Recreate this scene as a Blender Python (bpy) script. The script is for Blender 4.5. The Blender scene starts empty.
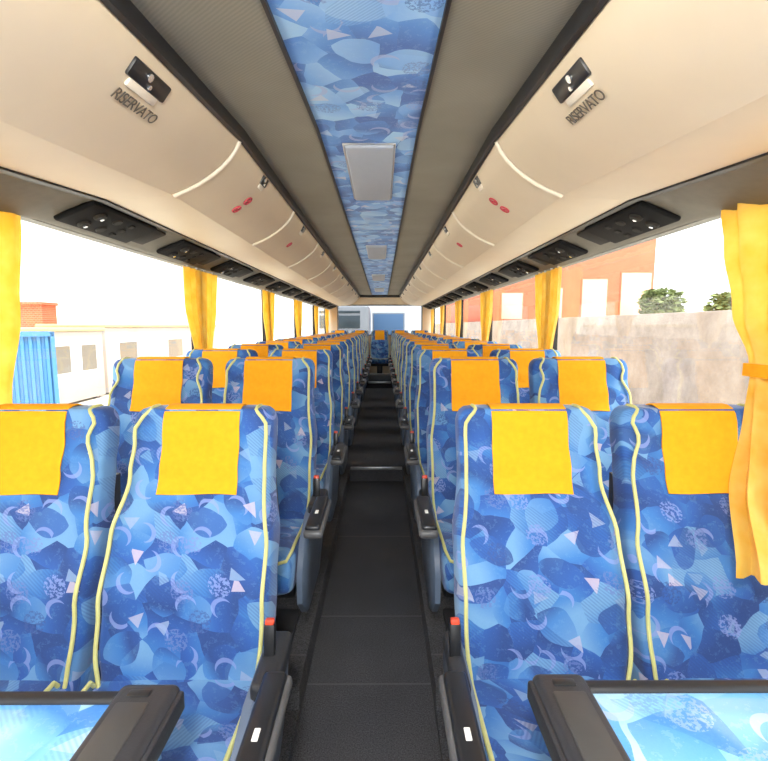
import bpy, bmesh, math, random
from mathutils import Vector, Matrix
random.seed(7)
C = bpy.context.scene.collection
PI = math.pi
CAMX, CAMZ = 0.05, 1.35

# ------------------------------------------------------------------ materials
def lin(c):
    return tuple((v/255/12.92) if v/255 <= 0.04045 else ((v/255+0.055)/1.055)**2.4 for v in c) + (1,)

class NT:
    def __init__(s, name):
        s.m = bpy.data.materials.new(name); s.m.use_nodes = True
        s.t = s.m.node_tree; s.n = s.t.nodes; s.l = s.t.links
        s.b = s.n['Principled BSDF']; s.out = s.n['Material Output']
    def new(s, typ, **kw):
        n = s.n.new(typ)
        for k, v in kw.items(): setattr(n, k, v)
        return n
    def link(s, a, b): s.l.new(a, b)
    def put(s, sock, v):
        if hasattr(v, 'is_output'): s.l.new(v, sock)
        elif v is not None: sock.default_value = v
    def math(s, op, a, b=None, c=None, clamp=False):
        n = s.new('ShaderNodeMath', operation=op); n.use_clamp = clamp
        s.put(n.inputs[0], a)
        if b is not None: s.put(n.inputs[1], b)
        if c is not None: s.put(n.inputs[2], c)
        return n.outputs[0]
    def vm(s, op, a, b=None, out=0):
        n = s.new('ShaderNodeVectorMath', operation=op)
        s.put(n.inputs[0], a)
        if b is not None: s.put(n.inputs[1], b)
        return n.outputs[out]
    def scale(s, v, f):
        n = s.new('ShaderNodeVectorMath', operation='SCALE'); s.put(n.inputs[0], v); s.put(n.inputs[3], f)
        return n.outputs[0]
    def mix(s, fac, a, b, blend='MIX'):
        n = s.new('ShaderNodeMix', data_type='RGBA', blend_type=blend)
        s.put(n.inputs[0], fac); s.put(n.inputs[6], a); s.put(n.inputs[7], b)
        return n.outputs[2]
    def ramp(s, fac, stops, interp='LINEAR'):
        n = s.new('ShaderNodeValToRGB'); r = n.color_ramp; r.interpolation = interp
        while len(r.elements) < len(stops): r.elements.new(0.5)
        for e, (p, c) in zip(r.elements, stops): e.position = p; e.color = c
        s.put(n.inputs[0], fac); return n.outputs[0]
    def coord(s, which='Object'): return s.new('ShaderNodeTexCoord').outputs[which]
    def noise(s, v, sc, det=3, rough=0.5):
        n = s.new('ShaderNodeTexNoise'); s.put(n.inputs['Vector'], v); n.inputs['Scale'].default_value = sc
        n.inputs['Detail'].default_value = det; n.inputs['Roughness'].default_value = rough
        return n
    def bump(s, h, strength=0.3, dist=0.002):
        n = s.new('ShaderNodeBump'); n.inputs['Strength'].default_value = strength; n.inputs['Distance'].default_value = dist
        s.put(n.inputs['Height'], h); s.link(n.outputs[0], s.b.inputs['Normal'])

def plain(name, rgb, rough=0.5, metal=0.0, var=0.06, nscale=30, spec=0.5, coat=0.0, bump=0.0, bscale=300):
    t = NT(name); c = lin(rgb)
    nz = t.noise(t.coord(), nscale, 3)
    dk = tuple(v*(1-var) for v in c[:3])+(1,); lt = tuple(min(1, v*(1+var)) for v in c[:3])+(1,)
    t.link(t.ramp(nz.outputs[0], [(0.3, dk), (0.7, lt)]), t.b.inputs['Base Color'])
    t.b.inputs['Roughness'].default_value = rough; t.b.inputs['Metallic'].default_value = metal
    t.b.inputs['Specular IOR Level'].default_value = spec; t.b.inputs['Coat Weight'].default_value = coat
    if bump: t.bump(t.noise(t.coord(), bscale, 2).outputs[0], bump)
    return t.m

def fabric(name, cols, accent, violet, scale=13.5, plane='seat', rough=0.85, seed=0.0, gloss=False, back=0.25):
    t = NT(name)
    sx = t.new('ShaderNodeSeparateXYZ'); t.link(t.coord(), sx.inputs[0])
    rnd = t.new('ShaderNodeObjectInfo').outputs['Random']
    cb = t.new('ShaderNodeCombineXYZ')
    if plane == 'seat':
        a = t.math('ADD', sx.outputs[0], t.math('MULTIPLY', sx.outputs[1], 0.6))
        b = t.math('ADD', sx.outputs[2], t.math('MULTIPLY', sx.outputs[1], back))
        t.link(t.math('ADD', a, t.math('MULTIPLY', rnd, 7.0)), cb.inputs[0]); t.link(b, cb.inputs[1])
    else:
        t.link(sx.outputs[0], cb.inputs[0]); t.link(sx.outputs[1], cb.inputs[1])
    P = t.vm('ADD', cb.outputs[0], (seed, seed*0.7, 0))
    nz = t.noise(P, 7, 2)
    W = t.vm('ADD', P, t.scale(t.vm('SUBTRACT', nz.outputs['Color'], (.5, .5, .5)), 0.05))
    def vor(vec, sc, off):
        v = t.new('ShaderNodeTexVoronoi', voronoi_dimensions='2D'); t.put(v.inputs['Vector'], t.vm('ADD', vec, (off, off*1.3, 0)))
        v.inputs['Scale'].default_value = sc
        sc_ = t.new('ShaderNodeSeparateColor'); t.link(v.outputs['Color'], sc_.inputs[0])
        # local offset from the cell's point
        o = t.scale(t.vm('SUBTRACT', t.vm('ADD', vec, (off, off*1.3, 0)), v.outputs['Position']), sc)
        return v, sc_, o
    def rot(o, r):
        n = t.new('ShaderNodeVectorRotate', rotation_type='Z_AXIS'); t.put(n.inputs['Vector'], o)
        t.put(n.inputs['Angle'], t.math('MULTIPLY', r, 6.283)); return n.outputs[0]
    v1, c1, o1 = vor(W, scale, 0.0)
    ro = t.new('ShaderNodeSeparateXYZ'); t.link(rot(o1, c1.outputs[1]), ro.inputs[0])
    fac = t.math('ADD', c1.outputs[0], t.math('MULTIPLY', ro.outputs[0], 0.45), clamp=True)
    dk, m1, m2, lt = cols
    col = t.ramp(fac, [(0.0, dk), (0.3, m1), (0.62, m2), (0.95, lt)])
    # big swooping leaf shapes
    v2, c2, o2 = vor(W, scale*0.62, 3.1)
    r2 = rot(o2, c2.outputs[0])
    inl = t.math('LESS_THAN', t.vm('LENGTH', r2, out=1), 0.47)
    inl2 = t.math('LESS_THAN', t.vm('LENGTH', t.vm('ADD', r2, (0.3, 0.12, 0)), out=1), 0.52)
    leaf = t.math('MULTIPLY', inl, inl2)
    s2 = t.new('ShaderNodeSeparateXYZ'); t.link(r2, s2.inputs[0])
    lfac = t.math('ADD', c2.outputs[2], t.math('MULTIPLY', s2.outputs[1], 0.6), clamp=True)
    leafc = t.ramp(lfac, [(0.0, m1), (0.35, dk), (0.5, m2), (1.0, lt)])
    col = t.mix(t.math('MULTIPLY', leaf, 0.85), col, leafc)
    # crescents
    v3, c3, o3 = vor(P, scale*0.95, 7.7)
    r3 = rot(o3, c3.outputs[1])
    a1 = t.math('LESS_THAN', t.vm('LENGTH', r3, out=1), 0.34)
    a2 = t.math('GREATER_THAN', t.vm('LENGTH', t.vm('ADD', r3, (0.13, 0.0, 0)), out=1), 0.32)
    cres = t.math('MULTIPLY', t.math('MULTIPLY', a1, a2), t.math('GREATER_THAN', c3.outputs[0], 0.58))
    col = t.mix(t.math('MULTIPLY', cres, 0.7), col, violet)
    # triangles
    v4, c4, o4 = vor(P, scale*1.15, 12.3)
    r4 = t.new('ShaderNodeSeparateXYZ'); t.link(rot(o4, c4.outputs[2]), r4.inputs[0])
    x, y = r4.outputs[0], r4.outputs[1]
    tri = t.math('MULTIPLY', t.math('LESS_THAN', t.math('ADD', t.math('ABSOLUTE', x), t.math('MULTIPLY', y, 0.45)), 0.16),
                 t.math('GREATER_THAN', y, -0.24))
    tri = t.math('MULTIPLY', tri, t.math('GREATER_THAN', c4.outputs[0], 0.76))
    col = t.mix(t.math('MULTIPLY', tri, 0.75), col, t.mix(c4.outputs[1], lt, accent))
    # hatched darker patches and weave
    wv = t.new('ShaderNodeTexWave'); t.put(wv.inputs['Vector'], P); wv.inputs['Scale'].default_value = 60
    wv.bands_direction = 'DIAGONAL'
    hat = t.math('MULTIPLY', t.math('GREATER_THAN', c1.outputs[2], 0.7), wv.outputs['Fac'])
    col = t.mix(t.math('MULTIPLY', hat, 0.35), col, dk)
    # speckled flower-like discs
    v5, c5, o5 = vor(P, scale*0.7, 21.0)
    disc = t.math('MULTIPLY', t.math('LESS_THAN', t.vm('LENGTH', o5, out=1), 0.27), t.math('GREATER_THAN', c5.outputs[1], 0.55))
    sp = t.noise(P, 130, 2, 0.6)
    disc = t.math('MULTIPLY', disc, t.math('GREATER_THAN', sp.outputs[0], 0.5))
    col = t.mix(t.math('MULTIPLY', disc, 0.7), col, t.mix(c5.outputs[2], dk, violet))
    fine = t.noise(P, 160, 3, 0.8)
    col = t.mix(t.math('MULTIPLY', fine.outputs[0], 0.3), col, m2)
    fine2 = t.noise(P, 45, 3, 0.8)
    col = t.mix(t.math('MULTIPLY', t.math('GREATER_THAN', fine2.outputs[0], 0.58), 0.14), col, lt)
    t.link(col, t.b.inputs['Base Color'])
    t.b.inputs['Roughness'].default_value = rough
    if gloss:
        t.b.inputs['Coat Weight'].default_value = 0.9; t.b.inputs['Coat Roughness'].default_value = 0.08
    else:
        t.b.inputs['Sheen Weight'].default_value = 0.15
        t.bump(t.noise(P, 500, 2).outputs[0], 0.25, 0.001)
    return t.m

M = {}
FC = ([lin((27, 50, 110)), lin((32, 76, 148)), lin((52, 110, 174)), lin((106, 150, 188))], lin((200, 180, 188)), lin((134, 146, 200)))
M['fabric'] = fabric('blue_seat_fabric', *FC)
M['fabric_cushion'] = fabric('blue_cushion_fabric', *FC, back=-1.0)
M['ceil_fabric'] = fabric('blue_ceiling_fabric', [lin((34, 84, 172)), lin((66, 132, 214)), lin((112, 170, 236)), lin((160, 206, 246))], lin((214, 208, 222)), lin((168, 180, 226)), scale=9.5, plane='flat', seed=2.3)
M['table_top'] = fabric('glossy_blue_laminate', [lin((48, 120, 206)), lin((84, 164, 236)), lin((130, 196, 244)), lin((190, 222, 246))], lin((226, 222, 226)), lin((180, 196, 232)), scale=10, plane='flat', seed=5.1, rough=0.3, gloss=True)  # pale blues paint the window reflections into the tabletop colour
M['yellow_cover'] = plain('yellow_cover_cloth', (238, 160, 26), 0.85, var=0.05, nscale=60, bump=0.3, bscale=700, spec=0.2)
M['piping'] = plain('piping_yellow', (194, 192, 124), 0.6)
M['black_plastic'] = plain('black_plastic', (30, 31, 34), 0.35)
M['dark_plastic'] = plain('charcoal_plastic', (42, 43, 47), 0.45, bump=0.15)
M['grey_plastic'] = plain('grey_plastic', (120, 122, 124), 0.5)
M['arm_shell'] = plain('armrest_shell_grey', (84, 84, 85), 0.4)
M['side_grey'] = plain('seat_side_grey', (94, 108, 128), 0.3, coat=0.3)
M['white_label'] = plain('white_label', (235, 235, 232), 0.5)
M['red_button'] = plain('red_button', (206, 70, 44), 0.4)
M['cream'] = plain('cream_panel', (228, 212, 186), 0.5, var=0.02, nscale=6, coat=0.0)
M['cream_highlight'] = plain('cream_highlight', (240, 230, 212), 0.45, var=0.02)  # lighter cream that paints in highlights at bin seams and latch recesses
M['ceiling_grey'] = None
M['black_trim'] = plain('black_rail', (28, 29, 33), 0.45)
M['console_black'] = plain('console_black', (22, 22, 24), 0.75, spec=0.15)
M['console_grille'] = plain('console_grille', (44, 42, 40), 0.7, spec=0.2)
M['inset'] = plain('inset_panel_grey', (58, 57, 56), 0.5)
M['chrome'] = plain('chrome', (200, 204, 210), 0.18, metal=0.9)
M['alu'] = plain('aluminium', (200, 202, 204), 0.3, metal=0.8)
M['wall_grey'] = plain('wall_lining', (150, 150, 146), 0.8, bump=0.2)
M['shell_white'] = plain('coach_body_white', (225, 225, 222), 0.4)
M['hatch'] = plain('hatch_grey', (172, 180, 194), 0.45, var=0.02)
M['ink'] = plain('dark_ink', (92, 84, 74), 0.7)
M['red_ink'] = plain('red_ink', (206, 84, 96), 0.7)
M['rubber'] = plain('window_rubber', (26, 26, 28), 0.7)

t = NT('ceiling_cloth_grey')
w = t.new('ShaderNodeTexWave'); w.inputs['Scale'].default_value = 45; w.inputs['Distortion'].default_value = 1.5; w.bands_direction = 'DIAGONAL'
t.link(t.coord(), w.inputs['Vector'])
nz = t.noise(t.coord(), 3, 3)
c0 = t.ramp(nz.outputs[0], [(0.3, lin((132, 128, 116))), (0.7, lin((146, 141, 128)))])
t.link(t.mix(t.math('MULTIPLY', w.outputs['Fac'], 0.35), c0, lin((106, 102, 94))), t.b.inputs['Base Color'])
t.b.inputs['Roughness'].default_value = 0.8
M['ceiling_grey'] = t.m
M['band_grey'] = plain('band_grey', (112, 108, 98), 0.7, bump=0.2)

t = NT('aisle_carpet')
s = t.new('ShaderNodeSeparateXYZ'); t.link(t.coord(), s.inputs[0])
n1 = t.noise(t.coord(), 220, 3, 0.8); n2 = t.noise(t.coord(), 5, 2)
c0 = t.ramp(n1.outputs[0], [(0.36, lin((38, 38, 41))), (0.66, lin((108, 108, 112)))])
c0 = t.mix(t.math('MULTIPLY', n2.outputs[0], 0.5), c0, lin((50, 50, 53)))
lines = None
for yy in (1.64, 2.06, 2.9, 5.4, 6.9):
    d = t.math('LESS_THAN', t.math('ABSOLUTE', t.math('SUBTRACT', s.outputs[1], yy)), 0.004)
    lines = d if lines is None else t.math('MAXIMUM', lines, d)
t.link(t.mix(t.math('MULTIPLY', lines, 0.5), c0, lin((110, 110, 112))), t.b.inputs['Base Color'])
t.b.inputs['Roughness'].default_value = 0.95
t.bump(n1.outputs[0], 0.6, 0.004)
M['carpet'] = t.m

t = NT('curtain_cloth')
nz = t.noise(t.coord(), 14, 3)
c = t.ramp(nz.outputs[0], [(0.3, lin((250, 212, 92))), (0.7, lin((255, 230, 140)))])
t.link(c, t.b.inputs['Base Color']); t.b.inputs['Roughness'].default_value = 0.7
t.b.inputs['Sheen Weight'].default_value = 0.2
tr = t.new('ShaderNodeBsdfTranslucent'); t.link(c, tr.inputs[0])
mx = t.new('ShaderNodeMixShader'); mx.inputs[0].default_value = 0.6
t.link(t.b.outputs[0], mx.inputs[1]); t.link(tr.outputs[0], mx.inputs[2]); t.link(mx.outputs[0], t.out.inputs[0])
M['curtain'] = t.m

def glassmat(name, tint):
    t = NT(name)
    tp = t.new('ShaderNodeBsdfTransparent'); tp.inputs[0].default_value = tint
    gl = t.new('ShaderNodeBsdfGlossy'); gl.inputs['Roughness'].default_value = 0.02
    lw = t.new('ShaderNodeLayerWeight'); lw.inputs[0].default_value = 0.12; fr = t.new('ShaderNodeMath', operation='MULTIPLY'); fr.inputs[1].default_value = 0.35; t.link(lw.outputs['Facing'], fr.inputs[0])
    mx = t.new('ShaderNodeMixShader'); t.link(fr.outputs[0], mx.inputs[0])
    t.link(tp.outputs[0], mx.inputs[1]); t.link(gl.outputs[0], mx.inputs[2]); t.link(mx.outputs[0], t.out.inputs[0])
    return t.m
M['rear_glass'] = glassmat('tinted_rear_glass', (0.5, 0.52, 0.54, 1))
M['glass'] = glassmat('window_glass', (0.9, 0.91, 0.9, 1))

def ribs(name, rgb, dark, scale, direction='X'):
    t = NT(name)
    w = t.new('ShaderNodeTexWave'); w.bands_direction = direction; w.inputs['Scale'].default_value = scale
    t.link(t.coord(), w.inputs['Vector'])
    t.link(t.ramp(w.outputs['Fac'], [(0.15, lin(dark)), (0.4, lin(rgb))]), t.b.inputs['Base Color'])
    t.b.inputs['Roughness'].default_value = 0.6
    return t.m
M['container'] = plain('container_blue', (66, 122, 170), 0.5)
M['cabin'] = plain('cabin_white', (176, 168, 162), 0.6)
M['cabin_yellow'] = plain('cabin_cream', (186, 170, 124), 0.6)
M['cabin_window'] = plain('cabin_window_dark', (120, 112, 100), 0.3)
M['warehouse'] = ribs('warehouse_wall', (236, 232, 228), (222, 216, 212), 0.05, 'Z')
M['orange'] = plain('orange_render', (196, 102, 74), 0.8, var=0.08, nscale=1.2)
M['pale_pink'] = plain('pale_opening', (214, 170, 150), 0.7)
M['brick'] = None
t = NT('terracotta_brick')
b = t.new('ShaderNodeTexBrick'); b.inputs['Scale'].default_value = 3
mp = t.new('ShaderNodeMapping'); mp.inputs['Rotation'].default_value = (PI/2, 0, 0); t.link(t.coord(), mp.inputs[0]); t.link(mp.outputs[0], b.inputs['Vector'])
b.inputs['Color1'].default_value = lin((198, 92, 60)); b.inputs['Color2'].default_value = lin((176, 76, 52)); b.inputs['Mortar'].default_value = lin((214, 150, 120))
t.link(b.outputs[0], t.b.inputs['Base Color']); t.b.inputs['Roughness'].default_value = 0.9
M['brick'] = t.m
t = NT('old_concrete')
n1 = t.noise(t.coord(), 1.2, 6, 0.7); n2 = t.noise(t.coord(), 12, 4, 0.7)
c0 = t.ramp(n1.outputs[0], [(0.3, lin((128, 116, 108))), (0.5, lin((160, 146, 136))), (0.7, lin((182, 170, 160)))])
t.link(t.mix(t.math('MULTIPLY', n2.outputs[0], 0.45), c0, lin((112, 102, 94))), t.b.inputs['Base Color'])
t.b.inputs['Roughness'].default_value = 0.9; t.bump(n2.outputs[0], 0.5, 0.02)
M['concrete'] = t.m
M['ground'] = plain('pale_asphalt', (216, 208, 192), 0.9, var=0.1, nscale=0.6)
M['leaf'] = plain('tree_leaves', (106, 118, 70), 0.8, var=0.3, nscale=8)
M['bark'] = plain('tree_bark', (90, 74, 58), 0.9)
M['van_white'] = plain('van_white', (165, 168, 172), 0.3)
M['van_glass'] = plain('van_dark_glass', (70, 82, 88), 0.15)
M['billboard'] = plain('billboard_blue', (96, 132, 172), 0.4)
M['lamp_metal'] = plain('galvanised_pole', (170, 172, 172), 0.4)

# ------------------------------------------------------------------ mesh helpers
def rbox(bm, x0, x1, y0, y1, z0, z1, r=0.0, seg=2, mat=None):
    tb = bmesh.new(); bmesh.ops.create_cube(tb, size=1)
    for v in tb.verts:
        v.co = Vector(((x0+x1)/2+v.co.x*(x1-x0), (y0+y1)/2+v.co.y*(y1-y0), (z0+z1)/2+v.co.z*(z1-z0)))
    if r > 0: bmesh.ops.bevel(tb, geom=tb.edges[:], offset=r, segments=seg, affect='EDGES', profile=0.5)
    if mat is not None: bmesh.ops.transform(tb, matrix=mat, verts=tb.verts)
    me = bpy.data.meshes.new('t'); tb.to_mesh(me); tb.free(); bm.from_mesh(me); bpy.data.meshes.remove(me)

def loft(bm, rings, closed=True, caps=True):
    vs = [[bm.verts.new(p) for p in r] for r in rings]
    n = len(rings[0])
    for a, b in zip(vs, vs[1:]):
        for i in range(n if closed else n-1):
            j = (i+1) % n
            bm.faces.new((a[i], a[j], b[j], b[i]))
    if caps and closed:
        bm.faces.new(list(reversed(vs[0]))); bm.faces.new(vs[-1])

def tube(bm, pts, r, n=8):
    pts = [Vector(p) for p in pts]; rings = []
    up = None
    for i, p in enumerate(pts):
        d = (pts[min(i+1, len(pts)-1)]-pts[max(i-1, 0)]).normalized()
        if up is None: up = Vector((0, 0, 1)) if abs(d.z) < .9 else Vector((1, 0, 0))
        a = d.cross(up).normalized(); b = a.cross(d).normalized(); up = b
        rr = r[i] if isinstance(r, (list, tuple)) else r
        rings.append([p+a*rr*math.cos(2*PI*k/n)+b*rr*math.sin(2*PI*k/n) for k in range(n)])
    loft(bm, rings)

def cyl(bm, c, axis, r, h, n=20, r2=None):
    axis = Vector(axis).normalized(); c = Vector(c)
    tube(bm, [c, c+axis*h*0.5, c+axis*h], [r, r, r if r2 is None else r2], n)

def obj(name, bm, mat, parent=None, smooth=True, loc=None, kind=None, label=None):
    bmesh.ops.recalc_face_normals(bm, faces=bm.faces)
    me = bpy.data.meshes.new(name); bm.to_mesh(me); bm.free()
    if smooth:
        me.polygons.foreach_set('use_smooth', [True]*len(me.polygons))
        try: me.set_sharp_from_angle(angle=math.radians(38))
        except Exception: pass
    me.materials.append(M[mat] if isinstance(mat, str) else mat)
    o = bpy.data.objects.new(name, me); C.objects.link(o)
    if parent is not None: o.parent = parent
    if loc is not None: o.location = loc
    if kind: o['kind'] = kind
    if label: o['label'] = label
    return o
def tag(o, label, cat, group=None):
    o['label'] = label; o['category'] = cat
    if group: o['group'] = group
    return o
def thing(name, label, cat, loc=(0, 0, 0), group=None):
    o = bpy.data.objects.new(name, None); C.objects.link(o); o.location = loc
    o.empty_display_size = 0.1
    return tag(o, label, cat, group)
def box(x0, x1, y0, y1, z0, z1, r=0.0, seg=2):
    bm = bmesh.new(); rbox(bm, x0, x1, y0, y1, z0, z1, r, seg); return bm
def struct(name, bm, mat, label, parent=None, smooth=True):
    return obj(name, bm, mat, parent, smooth, None, 'structure' if parent is None else None, label)
def copy_tree(o, parent=None):
    c = o.copy(); C.objects.link(c)
    if parent is not None: c.parent = parent
    for ch in list(o.children): copy_tree(ch, c)
    return c

ORD = ['first', 'second', 'third', 'fourth', 'fifth', 'sixth', 'seventh', 'eighth', 'ninth', 'tenth', 'eleventh', 'twelfth', 'thirteenth']
def drop(y): return 0.085*max(0.0, 1.78-y)     # the front of the ceiling dips towards the windscreen
YF, YR = -1.6, 11.0
HW = 1.22

# ------------------------------------------------------------------ shell
bm = box(-0.235, 0.235, YF, 3.99, -0.06, 0.0); rbox(bm, -0.235, 0.235, 3.99, 9.3, -0.06, 0.12)
struct('floor', bm, 'carpet', 'dark grey carpet down the centre aisle')
bm = bmesh.new()
for s in (-1, 1):
    a, b = sorted((s*0.235, s*HW))
    rbox(bm, a, b, YF, 1.48, -0.06, 0.035); rbox(bm, a, b, 1.48, 9.3, -0.06, 0.12)
rbox(bm, -HW, HW, 9.3, YR, -0.06, 0.24)
struct('floor', bm, 'carpet', 'dark carpeted platforms under the seats')
bm = box(-0.225, 0.225, 3.975, 4.0, 0.105, 0.128, 0.003); struct('trim_1', bm, 'alu', 'bright metal nosing on the first aisle step')
bm = box(-0.225, 0.225, 9.27, 9.31, 0.215, 0.252, 0.004); struct('trim_2', bm, 'alu', 'bright metal nosing on the rear aisle step')

struct('trim_41', box(-.225, .225, 9.62, 9.86, .24, .36, .006), 'grey_plastic', 'grey step in front of the middle rear seat')
def strip(pts, y0, y1, s, thick=0.0, closed=True):
    """profile of (x,z above camera) lofted along y with the dip"""
    ys = [y0] + [y for y in (0.2, 0.9, 1.4, 1.78) if y0 < y < y1] + [y1]
    return [[Vector((s*x, y, CAMZ+z-drop(y))) for x, z in pts] for y in ys]
bm = bmesh.new(); loft(bm, strip([(-0.179, 0.705), (0.179, 0.705), (0.179, 0.73), (-0.179, 0.73)], YF, YR-.1, 1))
struct('ceiling', bm, 'ceil_fabric', 'blue patterned strip along the middle of the ceiling')
for s, nm in ((-1, 'left'), (1, 'right')):
    bm = bmesh.new(); loft(bm, strip([(0.184, 0.70), (0.46, 0.70), (0.46, 0.73), (0.184, 0.73)], YF, YR-.1, s))
    struct('ceiling', bm, 'ceiling_grey', 'grey ribbed ceiling band on the %s of the blue strip' % nm)
    bm = bmesh.new(); loft(bm, strip([(0.177, 0.694), (0.186, 0.694), (0.186, 0.72), (0.177, 0.72)], YF, YR-.1, s))
    struct('trim_%d' % (3 if s < 0 else 4), bm, 'black_trim', 'thin dark bead along the blue ceiling strip')
    bm = bmesh.new(); loft(bm, strip([(0.443, 0.672), (0.448, 0.662), (0.462, 0.660), (0.470, 0.672), (0.470, 0.715), (0.443, 0.715)], YF, YR-.1, s))
    struct('trim_%d' % (5 if s < 0 else 6), bm, 'black_trim', 'black rail along the top of the %s luggage bins' % nm)
    # grey underside band above the windows
    bm = bmesh.new(); loft(bm, strip([(0.965, 0.462), (1.06, 0.432), (1.165, 0.385), (1.21, 0.385), (1.21, 0.42), (1.06, 0.47), (0.965, 0.49)], YF, YR, s))
    struct('trim_%d' % (7 if s < 0 else 8), bm, 'band_grey', 'grey band over the %s windows' % nm)
    bm = bmesh.new(); loft(bm, strip([(0.955, 0.452), (0.974, 0.448), (0.974, 0.47), (0.955, 0.47)], YF, YR, s))
    struct('trim_%d' % (50 if s < 0 else 51), bm, 'black_trim', 'thin dark bead between the cream bins and the grey band')
    # side wall
    P = [-1.5, 1.28, 3.27, 5.2, 7.07, 8.98, 10.8]
    bm = bmesh.new()
    a, b = sorted((s*HW, s*(HW+0.05)))
    rbox(bm, a, b, YF, YR+.1, -0.4, 0.80); rbox(bm, a, b, YF, YR+.1, 1.735, 2.2)
    struct('wall_%s' % nm, bm, 'wall_grey', 'lining of the %s side of the coach' % nm)
    for k, y in enumerate(P):
        bm = box(min(s*1.215, s*1.26), max(s*1.215, s*1.26), y-0.03, y+0.03, 0.8, 1.735, 0.004)
        struct('trim_%d' % (10+k+(10 if s > 0 else 0)), bm, 'rubber', 'dark pillar between the windows')
    bm = box(min(s*1.17, s*1.22), max(s*1.17, s*1.22), YF, YR, 0.76, 0.80, 0.008)
    struct('trim_%d' % (30 if s < 0 else 31), bm, 'grey_plastic', 'grey sill under the %s windows' % nm)
    for k in range(6):
        y0, y1 = P[k]+.03, P[k+1]-.03
        bm = bmesh.new(); xx = sorted((s*1.222, s*1.25))
        rbox(bm, xx[0], xx[1], y0, y1, 0.80, 0.825); rbox(bm, xx[0], xx[1], y0, y1, 1.738, 1.76)
        rbox(bm, xx[0], xx[1], y0, y0+.02, 0.825, 1.71); rbox(bm, xx[0], xx[1], y1-.02, y1, 0.825, 1.71)
        w = struct('window_%d' % (k+1+(6 if s > 0 else 0)), bm, 'rubber', 'side window, %s from the front on the %s' % (ORD[k], nm))
        bm = box(s*1.236-.002, s*1.236+.002, y0+.01, y1-.01, 0.81, 1.74)
        obj('pane', bm, 'glass', w)
# roof shell (keeps daylight out above the lining)
bm = bmesh.new(); rbox(bm, -1.27, 1.27, YF, YR+.1, 2.16, 2.2)
struct('ceiling', bm, 'shell_white', 'roof of the coach above the ceiling lining')
# rear wall with its window
bm = bmesh.new()
rbox(bm, -HW, HW, YR, YR+.08, 0, 1.14, 0); rbox(bm, -HW, HW, YR, YR+.08, 1.83, 2.2)
rbox(bm, -HW, -0.98, YR, YR+.08, 1.14, 1.83); rbox(bm, 0.98, HW, YR, YR+.08, 1.14, 1.83)
struct('wall_rear', bm, 'cream', 'cream wall around the rear window')
bm = bmesh.new()
for a in ((-.99, .99, 1.13, 1.155), (-.99, .99, 1.815, 1.84), (-.99, -.965, 1.155, 1.815), (.965, .99, 1.155, 1.815)):
    rbox(bm, a[0], a[1], YR-.012, YR+.05, a[2], a[3])
w = struct('window_13', bm, 'grey_plastic', 'wide rear window at the far end')
obj('pane', box(-.97, .97, YR+.03, YR+.034, 1.15, 1.82), 'rear_glass', w)
bm = box(-.46, .46, YR-.14, YR-.06, 2.0, 2.06, 0.01); struct('trim_40', bm, 'black_trim', 'dark cross bar where the ceiling meets the rear wall')
# front (behind the camera): bulkhead and windscreen
bm = bmesh.new(); rbox(bm, -HW, HW, YF-.08, YF, -.4, .62); rbox(bm, -HW, HW, YF-.08, YF, 1.95, 2.2)
rbox(bm, -HW-.05, -HW+.04, YF-.08, YF, .62, 1.95); rbox(bm, HW-.04, HW+.05, YF-.08, YF, .62, 1.95)
struct('wall_front', bm, 'wall_grey', 'front bulkhead around the windscreen')
bm = bmesh.new(); rbox(bm, -.02, .02, YF-.06, YF-.02, .62, 1.95)
w = struct('window_14', bm, 'rubber', 'windscreen of the coach')
obj('pane', box(-1.18, 1.18, YF-.045, YF-.041, .62, 1.95), 'glass', w)

# ------------------------------------------------------------------ luggage bins
PROF = [(0.458, 0.695), (0.466, 0.662), (0.482, 0.632), (0.505, 0.602), (0.535, 0.573), (0.572, 0.545), (0.615, 0.518), (0.660, 0.496), (0.700, 0.480), (0.712, 0.474)]
def prof_at(u):
    f = u*(len(PROF)-1); i = min(int(f), len(PROF)-2); g = f-i
    return PROF[i][0]*(1-g)+PROF[i+1][0]*g, PROF[i][1]*(1-g)+PROF[i+1][1]*g
def frame_on(s, u, y):
    """matrix: local x along the reading direction, local y up the door, local z out into the aisle"""
    x, z = prof_at(u); xa, za = prof_at(max(0, u-.08)); xb, zb = prof_at(min(1, u+.08))
    up = Vector((s*(xa-xb), 0, za-zb)).normalized()
    rd = Vector((0, -s*1.0, 0.0))
    slope = 0.085 if y < 1.78 else 0.0
    rd = Vector((0, -s, -s*slope)).normalized()
    n = rd.cross(up).normalized()
    m = Matrix((rd, up, n)).transposed().to_4x4(); m.translation = Vector((s*x, y, CAMZ+z-drop(y)))
    return m
def text_mesh(txt, size, m, spacing=1.0):
    cu = bpy.data.curves.new('txt', 'FONT'); cu.body = txt; cu.size = size; cu.align_x = 'CENTER'; cu.align_y = 'CENTER'; cu.extrude = 0.0006
    cu.space_character = spacing
    o = bpy.data.objects.new('txt', cu); C.objects.link(o)
    dg = bpy.context.evaluated_depsgraph_get(); me = bpy.data.meshes.new_from_object(o.evaluated_get(dg))
    bpy.data.objects.remove(o); bpy.data.curves.remove(cu)
    me.transform(m); bm = bmesh.new(); bm.from_mesh(me); bpy.data.meshes.remove(me); return bm
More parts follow.
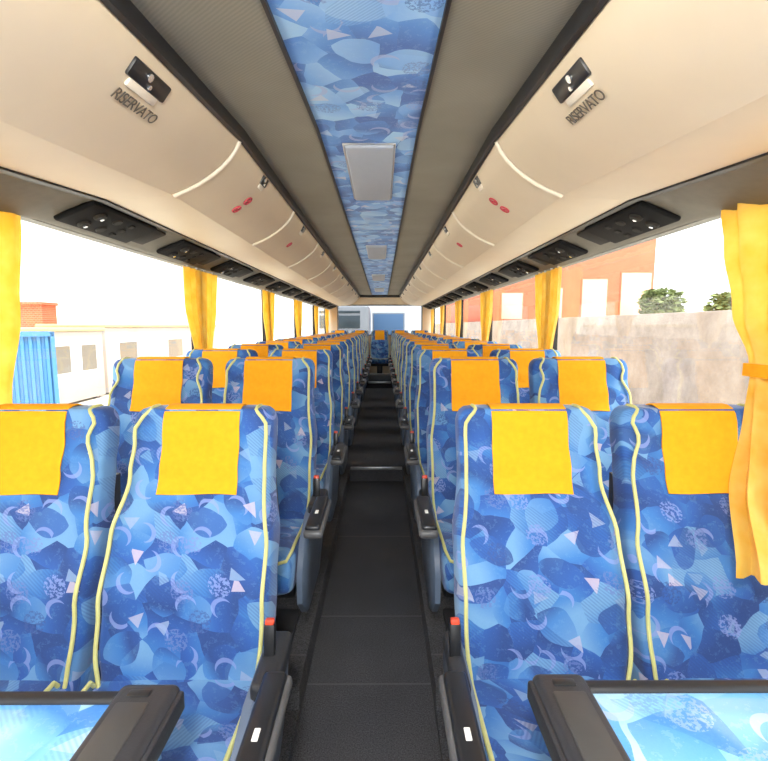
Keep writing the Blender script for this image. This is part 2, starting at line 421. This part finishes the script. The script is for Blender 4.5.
for s, nm in ((-1, 'left'), (1, 'right')):
    for k in range(10):
        y0 = 1.78+1.05*(k-1) if k else -0.9; y1 = 1.78+1.05*k
        if k == 9: y1 = YR
        extra = {0: 'reading RISERVATO', 1: 'with two red ban signs', 2: 'with faint red sign'}.get(k, 'without any sign')
        t_ = thing('luggage_bin', 'cream overhead luggage bin %s, %s from the front on the %s' % (extra, ORD[k], nm), 'luggage bin', (0, 0, 0), 'overhead luggage bins')
        bm = bmesh.new()
        ring = [(x, z) for x, z in PROF] + [(x+.012, z+.014) for x, z in reversed(PROF)]
        loft(bm, strip(ring, y0+.007, y1-.007, s))
        obj('door', bm, 'cream', t_)
        d = t_.children[-1]
        # rolled edge at the near seam, its highlight put in as paler cream
        if k:
            bm = bmesh.new(); tube(bm, [(s*x, y0+.009, CAMZ+z-drop(y0)-.001) for x, z in PROF], 0.0085, 8)
            obj('door_edge', bm, 'cream_highlight', d)
        bm = bmesh.new(); loft(bm, strip([(0.712, 0.478), (0.76, 0.468), (0.86, 0.461), (0.967, 0.458), (0.967, 0.485), (0.72, 0.50)], y0+.0005, y1-.0005, s))
        obj('bin_base', bm, 'cream', t_)
        ly = y0+.41 if k else 1.17
        fm = frame_on(s, 0.27 if k == 0 else 0.19, ly); LH = .086 if k == 0 else .040; LW = .022 if k == 0 else .020
        bm = bmesh.new(); rbox(bm, -LH, LH, -LW, LW, -.008, .007, .006, 2, fm)
        la = obj('latch', bm, 'black_plastic', d)
        bm = bmesh.new(); cyl(bm, fm @ Vector((.018*s, .006, .004)), fm.to_3x3() @ Vector((0, 0, 1)), .0095, .008, 14)
        cyl(bm, fm @ Vector((.0, -.012, .004)), fm.to_3x3() @ Vector((0, 0, 1)), .006, .007, 12)
        obj('lock_button', bm, 'chrome', la)
        bm = bmesh.new(); rbox(bm, -LH*.75, LH*.75, -LW-.020, -LW+.001, -.006, .004, .004, 2, fm)
        obj('recess_highlight', bm, 'cream_highlight', d)  # paler strip standing for the highlight in the thumb recess
        if k == 0:
            obj('lettering', text_mesh('RISERVATO', 0.040, frame_on(s, 0.455, 1.19) @ Matrix.Translation((0, 0, .0045)), 0.92), 'ink', d)
        if k in (1, 2):
            for j, u in enumerate((0.50, 0.64) if k == 1 else (0.56,)):
                fm2 = frame_on(s, u, ly+.0) @ Matrix.Translation((0, 0, .004)); R, th = .021, .0045
                bm = bmesh.new()
                tube(bm, [fm2 @ Vector((R*math.cos(a*PI/10), R*math.sin(a*PI/10), 0)) for a in range(21)], .0035, 6)
                rbox(bm, -R, R, -.003, .003, -.0015, .0025, 0, 1, fm2 @ Matrix.Rotation(-PI/4, 4, 'Z'))
                obj('ban_sign', bm, 'red_ink', d)

# ------------------------------------------------------------------ overhead service consoles
def band_frame(s, y):
    a = Vector((s*0.975, y, CAMZ+.459-drop(y))); b = Vector((s*1.165, y, CAMZ+.385-drop(y)))
    dr = (b-a).normalized(); sl = Vector((0, 1, 0.085 if y < 1.78 else 0)).normalized(); n = sl.cross(dr).normalized()
    if n.z > 0: n = -n
    m = Matrix((sl, dr, n)).transposed().to_4x4(); m.translation = (a+b)/2; return m
for s, nm in ((-1, 'left'), (1, 'right')):
    for r in range(12):
        y = 2.04+0.78*r
        m = band_frame(s, y)
        m = m if r else m
        o = thing('service_console', 'black overhead console with air nozzles, %s from the front over the %s windows' % (ORD[r], nm), 'console', m.translation[:], 'overhead service consoles')
        ml = Matrix.Translation(-m.translation) @ m
        bm = bmesh.new(); rbox(bm, -.28, .20, -.088, .078, -.004, .018, .010, 3, ml); obj('housing', bm, 'console_black', o)
        bm = bmesh.new(); rbox(bm, .195, .32, -.075, .06, -.006, .011, .008, 2, ml)
        obj('speaker_grille', bm, 'console_grille', o)
        nz_ = ml.to_3x3() @ Vector((0, 0, 1))
        for a, b in ((-.17, -.035), (-.17, .035)):
            bm = bmesh.new(); cyl(bm, ml @ Vector((a, b, .014)), nz_, .026, .014, 18, .020); an = obj('air_nozzle', bm, 'console_grille', o)
            bm = bmesh.new(); cyl(bm, ml @ Vector((a, b, .026)), nz_, .008, .008, 10); obj('nozzle_knob', bm, 'chrome', an)
        for a, b in ((-.06, -.04), (-.06, .035)):
            bm = bmesh.new(); cyl(bm, ml @ Vector((a, b, .014)), nz_, .022, .010, 18, .018); obj('reading_lamp', bm, 'console_grille', o)
        for b in (-.045, 0, .045):
            bm = bmesh.new(); rbox(bm, .02, .05, b-.012, b+.012, .014, .024, .003, 1, ml); obj('switch', bm, 'console_grille', o)

# ------------------------------------------------------------------ ceiling covers
for k, (y0, y1, wd) in enumerate(((1.92, 2.70, .098), (4.25, 5.0, .085), (6.6, 7.35, .085), (8.95, 9.7, .085))):
    o = thing('ceiling_panel', 'pale grey cover panel set in the blue ceiling strip, %s from the front' % ORD[k], 'ceiling panel', (0, y0, CAMZ+.70), 'grey cover panels in the ceiling')
    obj('cover', box(-wd, wd, 0, y1-y0, -.012, .006, .010, 3), 'hatch', o)
    obj('rim', box(-wd-.006, wd+.006, -.006, y1-y0+.006, -.001, .006, .002, 1), 'alu', o)

# ------------------------------------------------------------------ curtains
def curtain_mesh(ztop, zs, folds, seed=0, amp=.012):
    """zs: list of (z, (x,y) near end, (x,y) far end)"""
    bm = bmesh.new(); N = 56; rnd = random.Random(seed); ph = rnd.random()*6
    lev = []
    for i in range(len(zs)-1):
        za, a0, a1 = zs[i]; zb, b0, b1 = zs[i+1]; st = 6
        for k in range(st):
            g = k/st; g2 = g*g*(3-2*g)
            lev.append((za+(zb-za)*g, [a0[j]+(b0[j]-a0[j])*g2 for j in (0, 1)], [a1[j]+(b1[j]-a1[j])*g2 for j in (0, 1)]))
    lev.append(zs[-1])
    front, back = [], []
    for z, p, q in lev:
        p = Vector((p[0], p[1], 0)); q = Vector((q[0], q[1], 0)); d = q-p; L = d.length; n = Vector((-d.y, d.x, 0)).normalized()
        row = []
        for i in range(N+1):
            u = i/N
            am = amp*(0.75+0.25*math.sin(u*9+ph))*(1+.3*math.sin(z*5+u*4))
            off = am*math.sin(2*PI*folds*u+ph+.35*math.sin(z*3+ph))+.3*am*math.sin(2*PI*folds*2.1*u+1)
            jz = .006*math.sin(u*30+ph) if z == lev[-1][0] else 0
            row.append(p+d*u+n*off+Vector((0, 0, z+jz)))
        front.append(row)
        back.append([v+n*.0025 for v in row])
    rings = [f+list(reversed(b)) for f, b in zip(front, back)]
    loft(bm, rings); return bm
CY = [1.36, 3.27, 5.2, 7.07, 8.98, 10.7]
for s, nm in ((-1, 'left'), (1, 'right')):
    for k, y in enumerate(CY):
        if k == 0 and s > 0:
            o = thing('curtain', 'long yellow curtain draped over the front right window seat, tied in the middle', 'curtain', (1.16, 1.2, 1.72), 'yellow window curtains')
            zs = [(1.722, (1.188, 0.90), (1.155, 1.57)), (1.60, (1.185, .92), (1.150, 1.54)), (1.40, (1.17, .95), (1.14, 1.47)),
                  (1.235, (1.15, 1.02), (1.115, 1.35)), (1.215, (1.15, 1.02), (1.112, 1.34)),
                  (1.10, (1.15, .96), (1.04, 1.26)), (0.95, (1.16, .88), (0.940, 1.16)), (0.77, (1.16, .80), (0.882, 1.04))]
            tie = [(1.16, 1.0, 1.225), (1.125, 1.01, 1.226), (1.085, 1.18, 1.228), (1.095, 1.345, 1.226), (1.118, 1.365, 1.225), (1.15, 1.35, 1.224)]
            fol, am, tw = 6, .024, .018
        elif k == 0:
            o = thing('curtain', 'yellow curtain at the left edge of the view beside the first left window', 'curtain', (-1.18, 1.2, 1.72), 'yellow window curtains')
            zs = [(1.722, (-1.185, 1.0), (-1.178, 1.66)), (1.40, (-1.185, 1.05), (-1.178, 1.62)), (1.10, (-1.185, 1.12), (-1.178, 1.55)), (0.83, (-1.185, 1.15), (-1.178, 1.58))]
            tie = None; fol, am = 5, .010
        else:
            o = thing('curtain', 'gathered yellow curtain on the %s window pillar, %s from the front' % (nm, ORD[k]), 'curtain', (s*1.18, y, 1.72), 'yellow window curtains')
            wd = (.29, .26, .27, .25, .27)[k-1] if s < 0 else (.25, .28, .25, .28, .25)[k-1]
            j = random.uniform(-.03, .03)
            X = s*1.182
            zs = [(1.722, (X, y-wd+j), (X, y+wd+j)), (1.5, (X, y-wd*.98+j), (X, y+wd*.9+j)), (1.15, (X, y-wd*.55), (X, y+wd*.45)), (1.06, (X, y-wd*.5), (X, y+wd*.42)), (0.83, (X, y-wd*.7), (X, y+wd*.6))]
            tie = None; fol, am = 6, .013
        L = o.location.copy()
        bm = curtain_mesh(0, zs, fol, k*3+s, am); bmesh.ops.translate(bm, vec=-L, verts=bm.verts)
        obj('cloth', bm, 'curtain', o)
        bm = bmesh.new()
        y0, y1 = zs[0][1][1], zs[0][2][1]; x0, x1 = zs[0][1][0], zs[0][2][0]
        for q in range(4):
            g = (q+.5)/4; rbox(bm, x0+(x1-x0)*g-.006, x0+(x1-x0)*g+.006, y0+(y1-y0)*g-.004, y0+(y1-y0)*g+.004, 1.718, 1.733)
        bmesh.ops.translate(bm, vec=-L, verts=bm.verts); obj('hooks', bm, 'alu', o)
        if tie:
            bm = bmesh.new(); rr = []
            for p in tie:
                p = Vector(p); rr.append([p+Vector((0, 0, tw)), p+Vector((-.006, 0, tw)), p+Vector((-.006, 0, -tw)), p+Vector((0, 0, -tw))])
            loft(bm, rr); bmesh.ops.translate(bm, vec=-L, verts=bm.verts); obj('tieback', bm, 'yellow_cover', o)

# ------------------------------------------------------------------ seats
def interp(tab, z):
    for (a, va), (b, vb) in zip(tab, tab[1:]):
        if a <= z <= b:
            g = (z-a)/(b-a); g = g*g*(3-2*g); return va+(vb-va)*g
    return tab[0][1] if z < tab[0][0] else tab[-1][1]
HWT = [(.40, .200), (.55, .214), (.75, .214), (.90, .194), (.98, .195), (1.05, .197), (1.085, .19)]
FYT = [(.40, -.215), (.47, -.200), (.62, -.165), (.78, -.095), (.92, -.035), (1.0, -.008), (1.085, .004)]
THT = [(.40, .10), (.60, .13), (.85, .11), (1.0, .10), (1.085, .09)]
TOPZ = 1.085
WS = [1.0]
def hw(z): return interp(HWT, z)*WS[0]
def fy(z, xr):   # front surface y at relative x (-1..1)
    bol = interp([(.40, .030), (.75, .034), (.92, .012), (1.085, .004)], z)
    return interp(FYT, z) - bol*abs(xr)**3.0
def back_rings():
    rings = []; zs = [.40+(.985-.40)*i/22 for i in range(23)]
    arcs = [(1.02, 1), (1.045, 1), (1.062, .985), (1.074, .95), (1.082, .88), (1.085, .76)]
    for z, sc in [(z, 1) for z in zs]+arcs:
        h = hw(z)*(1-(1-sc)*.62); th = interp(THT, z)*sc; yc = interp(FYT, z)+th/2+(1-sc)*interp(THT, z)*.5
        ring = []
        n = 48
        for i in range(n):
            a = 2*PI*i/n; ca, sa = math.cos(a), math.sin(a)
            e = 0.36
            X = math.copysign(abs(ca)**e, ca); Y = math.copysign(abs(sa)**(e*1.1), sa)
            x = X*h; y = yc+Y*th/2
            if sa < 0: y += (fy(z, X)-interp(FYT, z))*abs(sa)**.3
            ring.append(Vector((x, y, z)))
        rings.append(ring)
    return rings
def make_seat(side):
    WS[0] = {0: 1.09, 2: .99}.get(side, 1.0)
    dx = .018 if side > 0 else -.002
    arm = side in (-1, 1)
    """side = +1: aisle armrest on local +x, -1: on local -x, 0: none"""
    root = bpy.data.objects.new('passenger_seat', None); C.objects.link(root)
    bm = bmesh.new(); loft(bm, back_rings()); back = obj('backrest', bm, 'fabric', root)
    # piping around the face
    pts = []
    pin = lambda z: .012+.030*min(1, max(0, (z-1.025)/.055))**1.5+((.030 if WS[0] > 1 else .012)*math.exp(-((z-1.005)/.045)**2) if side in (0, 2) else .004*math.exp(-((z-1.0)/.06)**2))
    zz = [.43+(1.035-.43)*i/30 for i in range(31)]
    for z in zz: pts.append((-(hw(z)-pin(z)), fy(z, .93)-.003, z))
    side_pts = pts
    for sg in (-1, 1):
        q = [(sg*abs(x), y, z) for x, y, z in side_pts]
        for z, sc in ((1.045, 1), (1.062, .985), (1.074, .95), (1.081, .89)):
            h = hw(z)*(1-(1-sc)*.62); x = hw(z)-pin(z); xr = min(.97, x/h); th = interp(THT, z)
            Y = (1-xr**(2/.36))**(.36*1.1/2)
            q.append((sg*x, interp(FYT, z)+th/2+(1-sc)*th*.5-Y*th*sc/2-.003, z+.001))
        x = hw(1.085)-pin(1.085)
        q += [(sg*x, .030, 1.087), (sg*x, .05, 1.087), (sg*x, .070, 1.085)]
        bm = bmesh.new(); tube(bm, q, .0052, 8); obj('piping', bm, 'piping', back)
    # headrest cover
    bm = bmesh.new(); W = .105; cols = 14; path = []
    for i in range(12): z = .865+(1.05-.865)*i/11; path.append((None, z))
    outer = []
    def cv(u, k):
        x = W*u
        if k < 12:
            z = path[k][1]; return Vector((x*(1+.02*(1-k/11)), fy(z, x/hw(z))-.006-.0015*math.sin(u*5+k*.7), z+(.002*math.sin(u*4) if k == 0 else 0)))
        j = k-12; arc = [(.001, 1.072), (.014, 1.086), (.035, 1.0925), (.060, 1.0925), (.085, 1.084), (.100, 1.066), (.108, 1.03), (.112, .97), (.116, .90)]
        y, z = arc[j]; return Vector((x, y, z))
    K = 12+9
    rings = []
    for k in range(K):
        f = [cv(-1+2*i/cols, k) for i in range(cols+1)]
        b = []
        for i, p in enumerate(f):
            a = cv(-1+2*i/cols, max(k-1, 0)); c = cv(-1+2*i/cols, min(k+1, K-1)); tdir = (c-a).normalized(); n = tdir.cross(Vector((1, 0, 0)))
            b.append(p+n*-.003 if False else p+Vector((0, -tdir.z, tdir.y))*-.0035)
        rings.append(f+list(reversed(b)))
    loft(bm, rings); obj('headrest_cover', bm, 'yellow_cover', root)
    # cushion
    bm = bmesh.new(); rings = []
    for y in [-.10, -.12, -.16, -.22, -.30, -.38, -.46, -.53, -.575, -.60, -.615, -.62]:
        e = max(0, (-y-.53)/.09); f = math.sqrt(max(0, 1-e*e)) if e > 0 else 1
        hwz = .208*WS[0]*(1-.06*(1-f)); zt = .44+.02*min(1, max(0, (-y-.3)/.2)); zb = .325
        zc = (zt+zb)/2; hh = (zt-zb)/2*(.35+.65*f)
        ring = []
        for i in range(40):
            a = 2*PI*i/40; ca, sa = math.cos(a), math.sin(a)
            X = math.copysign(abs(ca)**.38, ca); Z = math.copysign(abs(sa)**.42, sa)
            ring.append(Vector((X*hwz, y, zc+Z*hh+(.018*abs(X)**3 if sa > 0 else 0))))
        rings.append(ring)
    loft(bm, rings); cu = obj('cushion', bm, 'fabric_cushion', root)
    bm = bmesh.new()
    pp = [(-.197, -.238, .450)]+[(-.197, -.25-.31*i/8, .468+.012*min(1, max(0, (-.05+.31*i/8)/.2))) for i in range(9)]
    pp += [(-.185, -.598, .462), (-.12, -.612, .447), (0, -.614, .441), (.12, -.612, .447), (.185, -.598, .462)]
    pp += [(-x, y, z) for x, y, z in reversed(pp[:10])]
    tube(bm, pp, .0055, 8); obj('piping', bm, 'piping', cu)
    # rear shell
    bm = bmesh.new(); rings = []
    for z in [.36, .45, .6, .75, .88]:
        y = interp(FYT, z)+interp(THT, z); h = hw(z)*.94
        rings.append([Vector((-h, y-.02, z)), Vector((-h, y+.018, z)), Vector((-h*.6, y+.032, z)), Vector((h*.6, y+.032, z)), Vector((h, y+.018, z)), Vector((h, y-.02, z))])
    loft(bm, rings); obj('rear_shell', bm, 'dark_plastic', root)
    # pedestal
    bm = bmesh.new(); rbox(bm, -.19, .19, -.50, -.14, .27, .335, .01); rbox(bm, -.06, .06, -.42, -.22, .02, .28, .012)
    rbox(bm, -.15, .15, -.47, -.17, 0, .025, .006); obj('pedestal', bm, 'dark_plastic', root)
    if arm:
        s = side
        def bx(x0, x1, *r): a, b = sorted((s*x0, s*x1)); return (a, b)+r
        # side plate between cushion and aisle
        bm = bmesh.new(); prof = [(-.10, .30), (-.06, .40), (-.09, .48), (-.16, .535), (-.24, .545), (-.40, .54), (-.52, .49), (-.58, .40), (-.58, .30), (-.50, .22), (-.20, .22)]
        rings = [[Vector((s*x, (y+.3)*sc-.3, (z-.41)*sc+.41)) for y, z in prof] for x, sc in ((.214, 1), (.232, 1), (.240, .95))]
        loft(bm, rings); obj('side_panel', bm, 'side_grey', root)
        # armrest
        ar = obj('armrest', box(*bx(.234+dx, .296+dx, -.665, -.375, .566, .594, .012, 3)), 'arm_shell', root)
        obj('arm_pad', box(*bx(.238+dx, .286+dx, -.655, -.385, .584, .608, .010, 3)), 'black_plastic', ar)
        obj('label', box(*bx(.257+dx, .268+dx, -.556, -.530, .607, .6105, .001, 1)), 'white_label', ar)
        bm = bmesh.new(); a = box(*bx(.222, .262+dx, -.39, -.20, .520, .572, .014, 3)); 
        obj('arm_bracket', a, 'dark_plastic', root)
        # seat belt buckle
        bm = bmesh.new(); tube(bm, [(s*.19, -.20, .44), (s*.215, -.235, .48), (s*.232, -.262, .515)], .008, 8)
        rbox(bm, -.013, .013, -.010, .010, -.045, .040, .005, 2, Matrix.Translation((s*.243, -.285, .600)) @ Matrix.Rotation(-.15, 4, 'X'))
        bk = obj('belt_buckle', bm, 'black_plastic', root)
        bm = bmesh.new(); rbox(bm, -.010, .010, -.008, .008, .034, .050, .003, 2, Matrix.Translation((s*.243, -.285, .600)) @ Matrix.Rotation(-.15, 4, 'X'))
        obj('release_button', bm, 'red_button', bk)
    return root
protos = {k: make_seat(k) for k in (-1, 1, 0, 2)}
used = set()
def put_seat(kind, x, y, z, label, group, sc=1.0):
    o = protos[kind] if kind not in used else copy_tree(protos[kind])
    used.add(kind); o.location = (x, y, z); o.scale = (1, 1, sc)
    return tag(o, label, 'seat', group)
for r in range(12):
    y = 1.285+.78*r; z = .035 if r == 0 else .12
    ro = 'nearest' if r == 0 else ORD[r]
    for s, nm in ((-1, 'left'), (1, 'right')):
        put_seat(-s, s*.46+(.010 if s < 0 else 0), y, z, 'blue patterned coach seat with yellow headrest cover, %s row, aisle side, %s of the aisle' % (ro, nm), 'coach seats in rows')
        put_seat(0, s*.931, y, z, 'blue patterned coach seat with yellow headrest cover, %s row, window side, %s of the aisle' % (ro, nm), 'coach seats in rows')
for x, wh in ((-.90, 'at the far left'), (-.45, 'left of its middle'), (0, 'in the middle facing up the aisle'), (.45, 'right of its middle'), (.90, 'at the far right')):
    put_seat(2, x, 10.60, .24, 'blue patterned seat of the rear bench, %s' % wh, 'rear bench seats', .93)

# ------------------------------------------------------------------ folding tables in the foreground
def make_table(s, nm):
    TZ = .738 if s < 0 else .755
    o = thing('folding_table', 'folding table with glossy blue top and black frame at the bottom %s' % nm, 'table', (s*.30, .45, 0.035))
    ox, oy, oz = o.location
    def B(x0, x1, y0, y1, z0, z1, r=0, sg=2):
        a, b = sorted((s*x0, s*x1)); return box(a-ox, b-ox, y0-oy, y1-oy, z0-oz, z1-oz, r, sg)
    obj('tabletop', B(.375, 1.13, .30, .715, TZ-.022, TZ-.004, .003), 'table_top', o)
    bm = bmesh.new()
    for a in ((.37, 1.15, .705, .730), (.37, 1.15, .28, .31), (1.12, 1.15, .31, .705)):
        x0, x1 = sorted((s*a[0], s*a[1])); rbox(bm, x0-ox, x1-ox, a[2]-oy, a[3]-oy, TZ-.03-oz, TZ+.004-oz, .008, 3)
    obj('frame', bm, 'black_trim', o)
    arm = obj('hinge_arm', B(.290 if s < 0 else .302, .392, .27, .738, TZ-.040, TZ+.012, .014, 4), 'dark_plastic', o)
    obj('inset_panel', B(.322, .376, .56, .690, TZ+.008, TZ+.0155, .004, 2), 'inset', arm)
    obj('slot', B(.330, .368, .702, .718, TZ+.008, TZ+.0145, .003, 2), 'black_plastic', arm)
    obj('side_rail', B((.282 if s < 0 else .294), (.294 if s < 0 else .306), .28, .728, TZ-.030, TZ+.004, .005, 2), 'dark_plastic', arm)
    obj('leg', B(.42, .47, .38, .43, .035, TZ-.022, .008, 2), 'dark_plastic', o)
    obj('foot', B(.36, .60, .33, .48, .035, .055, .006, 2), 'dark_plastic', o)
make_table(-1, 'left'); make_table(1, 'right')

# ------------------------------------------------------------------ outside
GZ = -1.2
obj('ground', box(-90, 90, -60, 120, GZ-.2, GZ), 'ground', kind='structure', label='pale ground of the yard outside', smooth=False)
# container, corrugated
o = thing('shipping_container', 'blue corrugated shipping container standing outside the left windows', 'container', (-9.2-1.3*math.cos(math.radians(35)), 13.3-1.3*math.sin(math.radians(35)), GZ)); o.rotation_euler = (0, 0, math.radians(35))
bm = bmesh.new(); pts = []
n = 14; W_ = 2.6
for i in range(n):
    x0 = -W_/2+W_*i/n; w_ = W_/n
    pts += [(x0, 0), (x0+w_*.4, 0), (x0+w_*.55, .06), (x0+w_*.88, .06)]
pts += [(W_/2, 0), (W_/2, .7), (-W_/2, .7)]
loft(bm, [[Vector((x, y, z)) for x, y in pts] for z in (.12, 2.28)]); obj('body', bm, 'container', o, smooth=False)
bm = bmesh.new()
for a in ((-W_/2-.03, W_/2+.03, -.05, .03, 2.26, 2.40), (-W_/2-.03, W_/2+.03, -.05, .03, 0, .14), (-W_/2-.04, -W_/2+.06, -.05, .06, 0, 2.4), (W_/2-.06, W_/2+.04, -.05, .06, 0, 2.4), (-W_/2, W_/2, 0, .7, 2.27, 2.33)):
    rbox(bm, *a)
obj('frame', bm, 'container', o)
def cabin(name, label, x, y0, y1, h, mat, wins, roofmat, door=None):
    o = thing(name, label, 'cabin', (x-1.2, (y0+y1)/2, GZ)); L = (y1-y0)/2
    obj('body', box(-1.2, 1.2, -L, L, .08, h, .03), mat, o)
    obj('roof', box(-1.28, 1.28, -L-.08, L+.08, h, h+.12, .03), roofmat, o)
    for c, w_ in wins:
        f = obj('window', box(1.19, 1.215, c-w_/2-.06, c+w_/2+.06, 1.0, 1.98, .01), 'shell_white', o)
        obj('pane', box(1.21, 1.222, c-w_/2, c+w_/2, 1.06, 1.92), 'cabin_window', f)
    bm = bmesh.new()
    for yy in (-L+.3, L-.3): rbox(bm, -1.1, 1.1, yy-.1, yy+.1, 0, .09)
    obj('footing', bm, 'concrete', o)
cabin('site_cabin', 'white site cabin with two windows beside the blue container', -10.0, 14.2, 17.0, 2.38, 'cabin', [(-.8, .75), (.55, .8)], 'cabin_yellow')
cabin('site_cabin', 'long cream site cabin with yellow roof edge behind the white cabin', -10.1, 17.35, 29, 2.5, 'cabin', [(-4.3, 1.3), (0, 1.6)], 'cabin_yellow')
o = thing('brick_shed', 'terracotta shed rising behind the blue container', 'shed', (-15.2, 20.6, GZ))
obj('walls', box(-.85, .55, 0, .9, 0, 3.45), 'brick', o); obj('roof', box(-.95, .62, -.08, .98, 3.45, 3.58, .02), 'brick', o)
o = thing('warehouse', 'huge pale warehouse filling the view beyond the left windows', 'building', (-30, 50, GZ))
obj('walls', box(-14, 12.2, -23.5, 40, 0, 13), 'warehouse', o); obj('roof', box(-14.3, 12.5, -23.8, 40.3, 13, 13.5), 'shell_white', o)
# right side
o = tag(obj('boundary_wall', box(6.0, 6.3, -2, 60, GZ, 1.62, .02), 'concrete'), 'long weathered concrete wall outside the right windows', 'wall')
o = thing('orange_building', 'tall orange building behind the concrete wall on the right', 'building', (12, 30, GZ))
obj('walls', box(-5.4, 5.15, 0, 20, 0, 11, .02), 'orange', o); obj('roof', box(-5.6, 5.3, -.2, 20.2, 11, 11.4), 'orange', o)
for x0, x1, z0, z1 in ((.65, 2.2, 3.0, 5.45), (3.1, 4.95, 3.0, 5.85), (-4.4, -3.1, 3.0, 4.6), (-1.9, -.6, 3.0, 4.9)):
    f = obj('window', box(x0-.08, x1+.08, -.04, .05, z0-.08, z1+.08, .02), 'orange', o)
    obj('pane', box(x0, x1, -.06, .02, z0, z1, .005), 'pale_pink', f)
def tree(x, y, h, r, label, seed):
    rnd = random.Random(seed)
    o = thing('tree', label, 'tree', (x, y, GZ), 'trees behind the concrete wall')
    bm = bmesh.new(); tube(bm, [(0, 0, 0), (.05, 0, h*.4), (0, .05, h-r)], [.12, .09, .06], 8); obj('trunk', bm, 'bark', o)
    bm = bmesh.new()
    for i in range(1400):
        while True:
            p = Vector((rnd.uniform(-1, 1), rnd.uniform(-1, 1), rnd.uniform(-1, 1)))
            if .25 < p.length < 1+.12*math.sin(p.x*9)+.1*math.sin(p.z*11): break
        p = Vector((p.x*r*1.25, p.y*r*1.25, h-r*.9+p.z*r)); q = Matrix.Rotation(rnd.random()*6, 3, 'Z') @ Matrix.Rotation(rnd.random()*3, 3, 'X'); a = .09*r+.05
        vs = [bm.verts.new(p+q @ Vector(c)) for c in ((-a, 0, 0), (0, -a*.5, 0), (a, 0, 0), (0, a*.5, .02))]
        bm.faces.new(vs)
    obj('foliage', bm, 'leaf', o, smooth=False)
tree(9.0, 15.3, 3.72, .5, 'dusty green tree showing above the wall by the orange building', 1)
tree(10.4, 17.0, 3.1, .5, 'lowest dusty green tree peeping over the wall right of the orange building', 2)
tree(7.5, 10.0, 3.25, .42, 'small dusty tree above the wall beside the draped curtain', 3)
o = thing('street_lamp', 'thin street lamp against the pale sky on the right', 'street lamp', (12.5, 20.0, GZ))
bm = bmesh.new(); tube(bm, [(0, 0, 0), (0, 0, 3), (0, 0, 5.4)], [.05, .03, .025], 8); tube(bm, [(0, 0, 5.35), (.2, 0, 5.6), (.7, 0, 5.7)], .02, 8); obj('pole', bm, 'lamp_metal', o)
obj('lamp_head', box(.55, .85, -.06, .06, 5.64, 5.72, .02), 'lamp_metal', o)
# behind the coach
o = thing('parked_coach', 'pale coach parked behind, seen through the left of the rear window', 'coach', (-1.75, 20.5, GZ))
obj('body', box(-1.3, 1.25, 0, 3, .35, 3.45, .15, 4), 'van_white', o)
obj('windscreen', box(-.9, .85, -.03, .06, 2.45, 3.0, .02), 'van_glass', o)
obj('grille', box(-.9, .85, -.03, .06, 3.1, 3.2, .01), 'van_glass', o)
for x in (-.95, .9):
    bm = bmesh.new(); cyl(bm, (x, -.02, .45), (0, 1, 0), .45, .25, 24); obj('wheel', bm, 'rubber', o)
o = thing('billboard', 'pale blue billboard behind the coach, centred in the rear window', 'billboard', (.38, 24, GZ))
obj('board', box(-.75, .75, -.04, .04, 1.6, 3.15, .01), 'billboard', o)
obj('frame', box(-.82, .82, .0, .05, 1.53, 3.22, .01), 'van_white', o)
for x in (-.6, .6): obj('post', box(x-.05, x+.05, .05, .14, 0, 3.2), 'lamp_metal', o)

# ------------------------------------------------------------------ world, light, camera
w = bpy.data.worlds.new('sky'); bpy.context.scene.world = w; w.use_nodes = True
nt = w.node_tree; bg = nt.nodes['Background']
tc = nt.nodes.new('ShaderNodeTexCoord'); nz = nt.nodes.new('ShaderNodeTexNoise'); nz.inputs['Scale'].default_value = 2.0; nz.inputs['Detail'].default_value = 4
nt.links.new(tc.outputs['Generated'], nz.inputs['Vector'])
rp = nt.nodes.new('ShaderNodeValToRGB'); rp.color_ramp.elements[0].color = (.90, .93, 1, 1); rp.color_ramp.elements[1].color = (1, 1, 1, 1)
nt.links.new(nz.outputs[0], rp.inputs[0]); nt.links.new(rp.outputs[0], bg.inputs[0]); bg.inputs[1].default_value = 1.0

sl = bpy.data.lights.new('sun', 'SUN'); so = bpy.data.objects.new('sun', sl); C.objects.link(so)
sl.energy = 1.8; sl.angle = math.radians(14); sl.color = (1, .97, .91)
so.rotation_euler = Vector((.30, -.32, 1)).to_track_quat('Z', 'Y').to_euler(); so.location = (5, -5, 20)

o = thing('fill_lamp', 'added white fill lamp on the ceiling above the front of the aisle', 'lamp', (0, -.2, 1.855))  # added out of frame to brighten the front, in place of a camera flash
obj('housing', box(-.20, .20, -.12, .12, 0.005, .05, .01), 'shell_white', o)
t = NT('fill_diffuser'); t.b.inputs['Emission Color'].default_value = (1, .96, .9, 1); t.b.inputs['Emission Strength'].default_value = 3.0  # glow belongs to the added fill lamp
obj('diffuser', box(-.185, .185, -.105, .105, -.006, .006, .005), t.m, o)
al = bpy.data.lights.new('fill_light', 'POINT'); al.shadow_soft_size = .07; al.energy = 19; al.color = (1, .97, .92)  # added point source that carries the fill onto bins and front seats
ao = bpy.data.objects.new('fill_light', al); C.objects.link(ao); ao.location = (0, -.2, 1.78)

cam = bpy.data.cameras.new('camera'); co = bpy.data.objects.new('camera', cam); C.objects.link(co)
co.location = (CAMX, 0, CAMZ)
f = 470
cam.sensor_width = 36; cam.lens = f/768*36; cam.clip_start = .02; cam.clip_end = 400
co.rotation_euler = (PI/2-math.atan(54.5/f), 0, -math.atan(2/f))
sc = bpy.context.scene; sc.camera = co
sc.view_settings.view_transform = 'Standard'; sc.view_settings.look = 'None'; sc.view_settings.gamma = 1
sc.view_settings.use_curve_mapping = False; sc.view_settings.exposure = 2.2
sc.cycles.max_bounces = 8; sc.cycles.diffuse_bounces = 5; sc.cycles.transparent_max_bounces = 24
sc.cycles.use_denoising = True
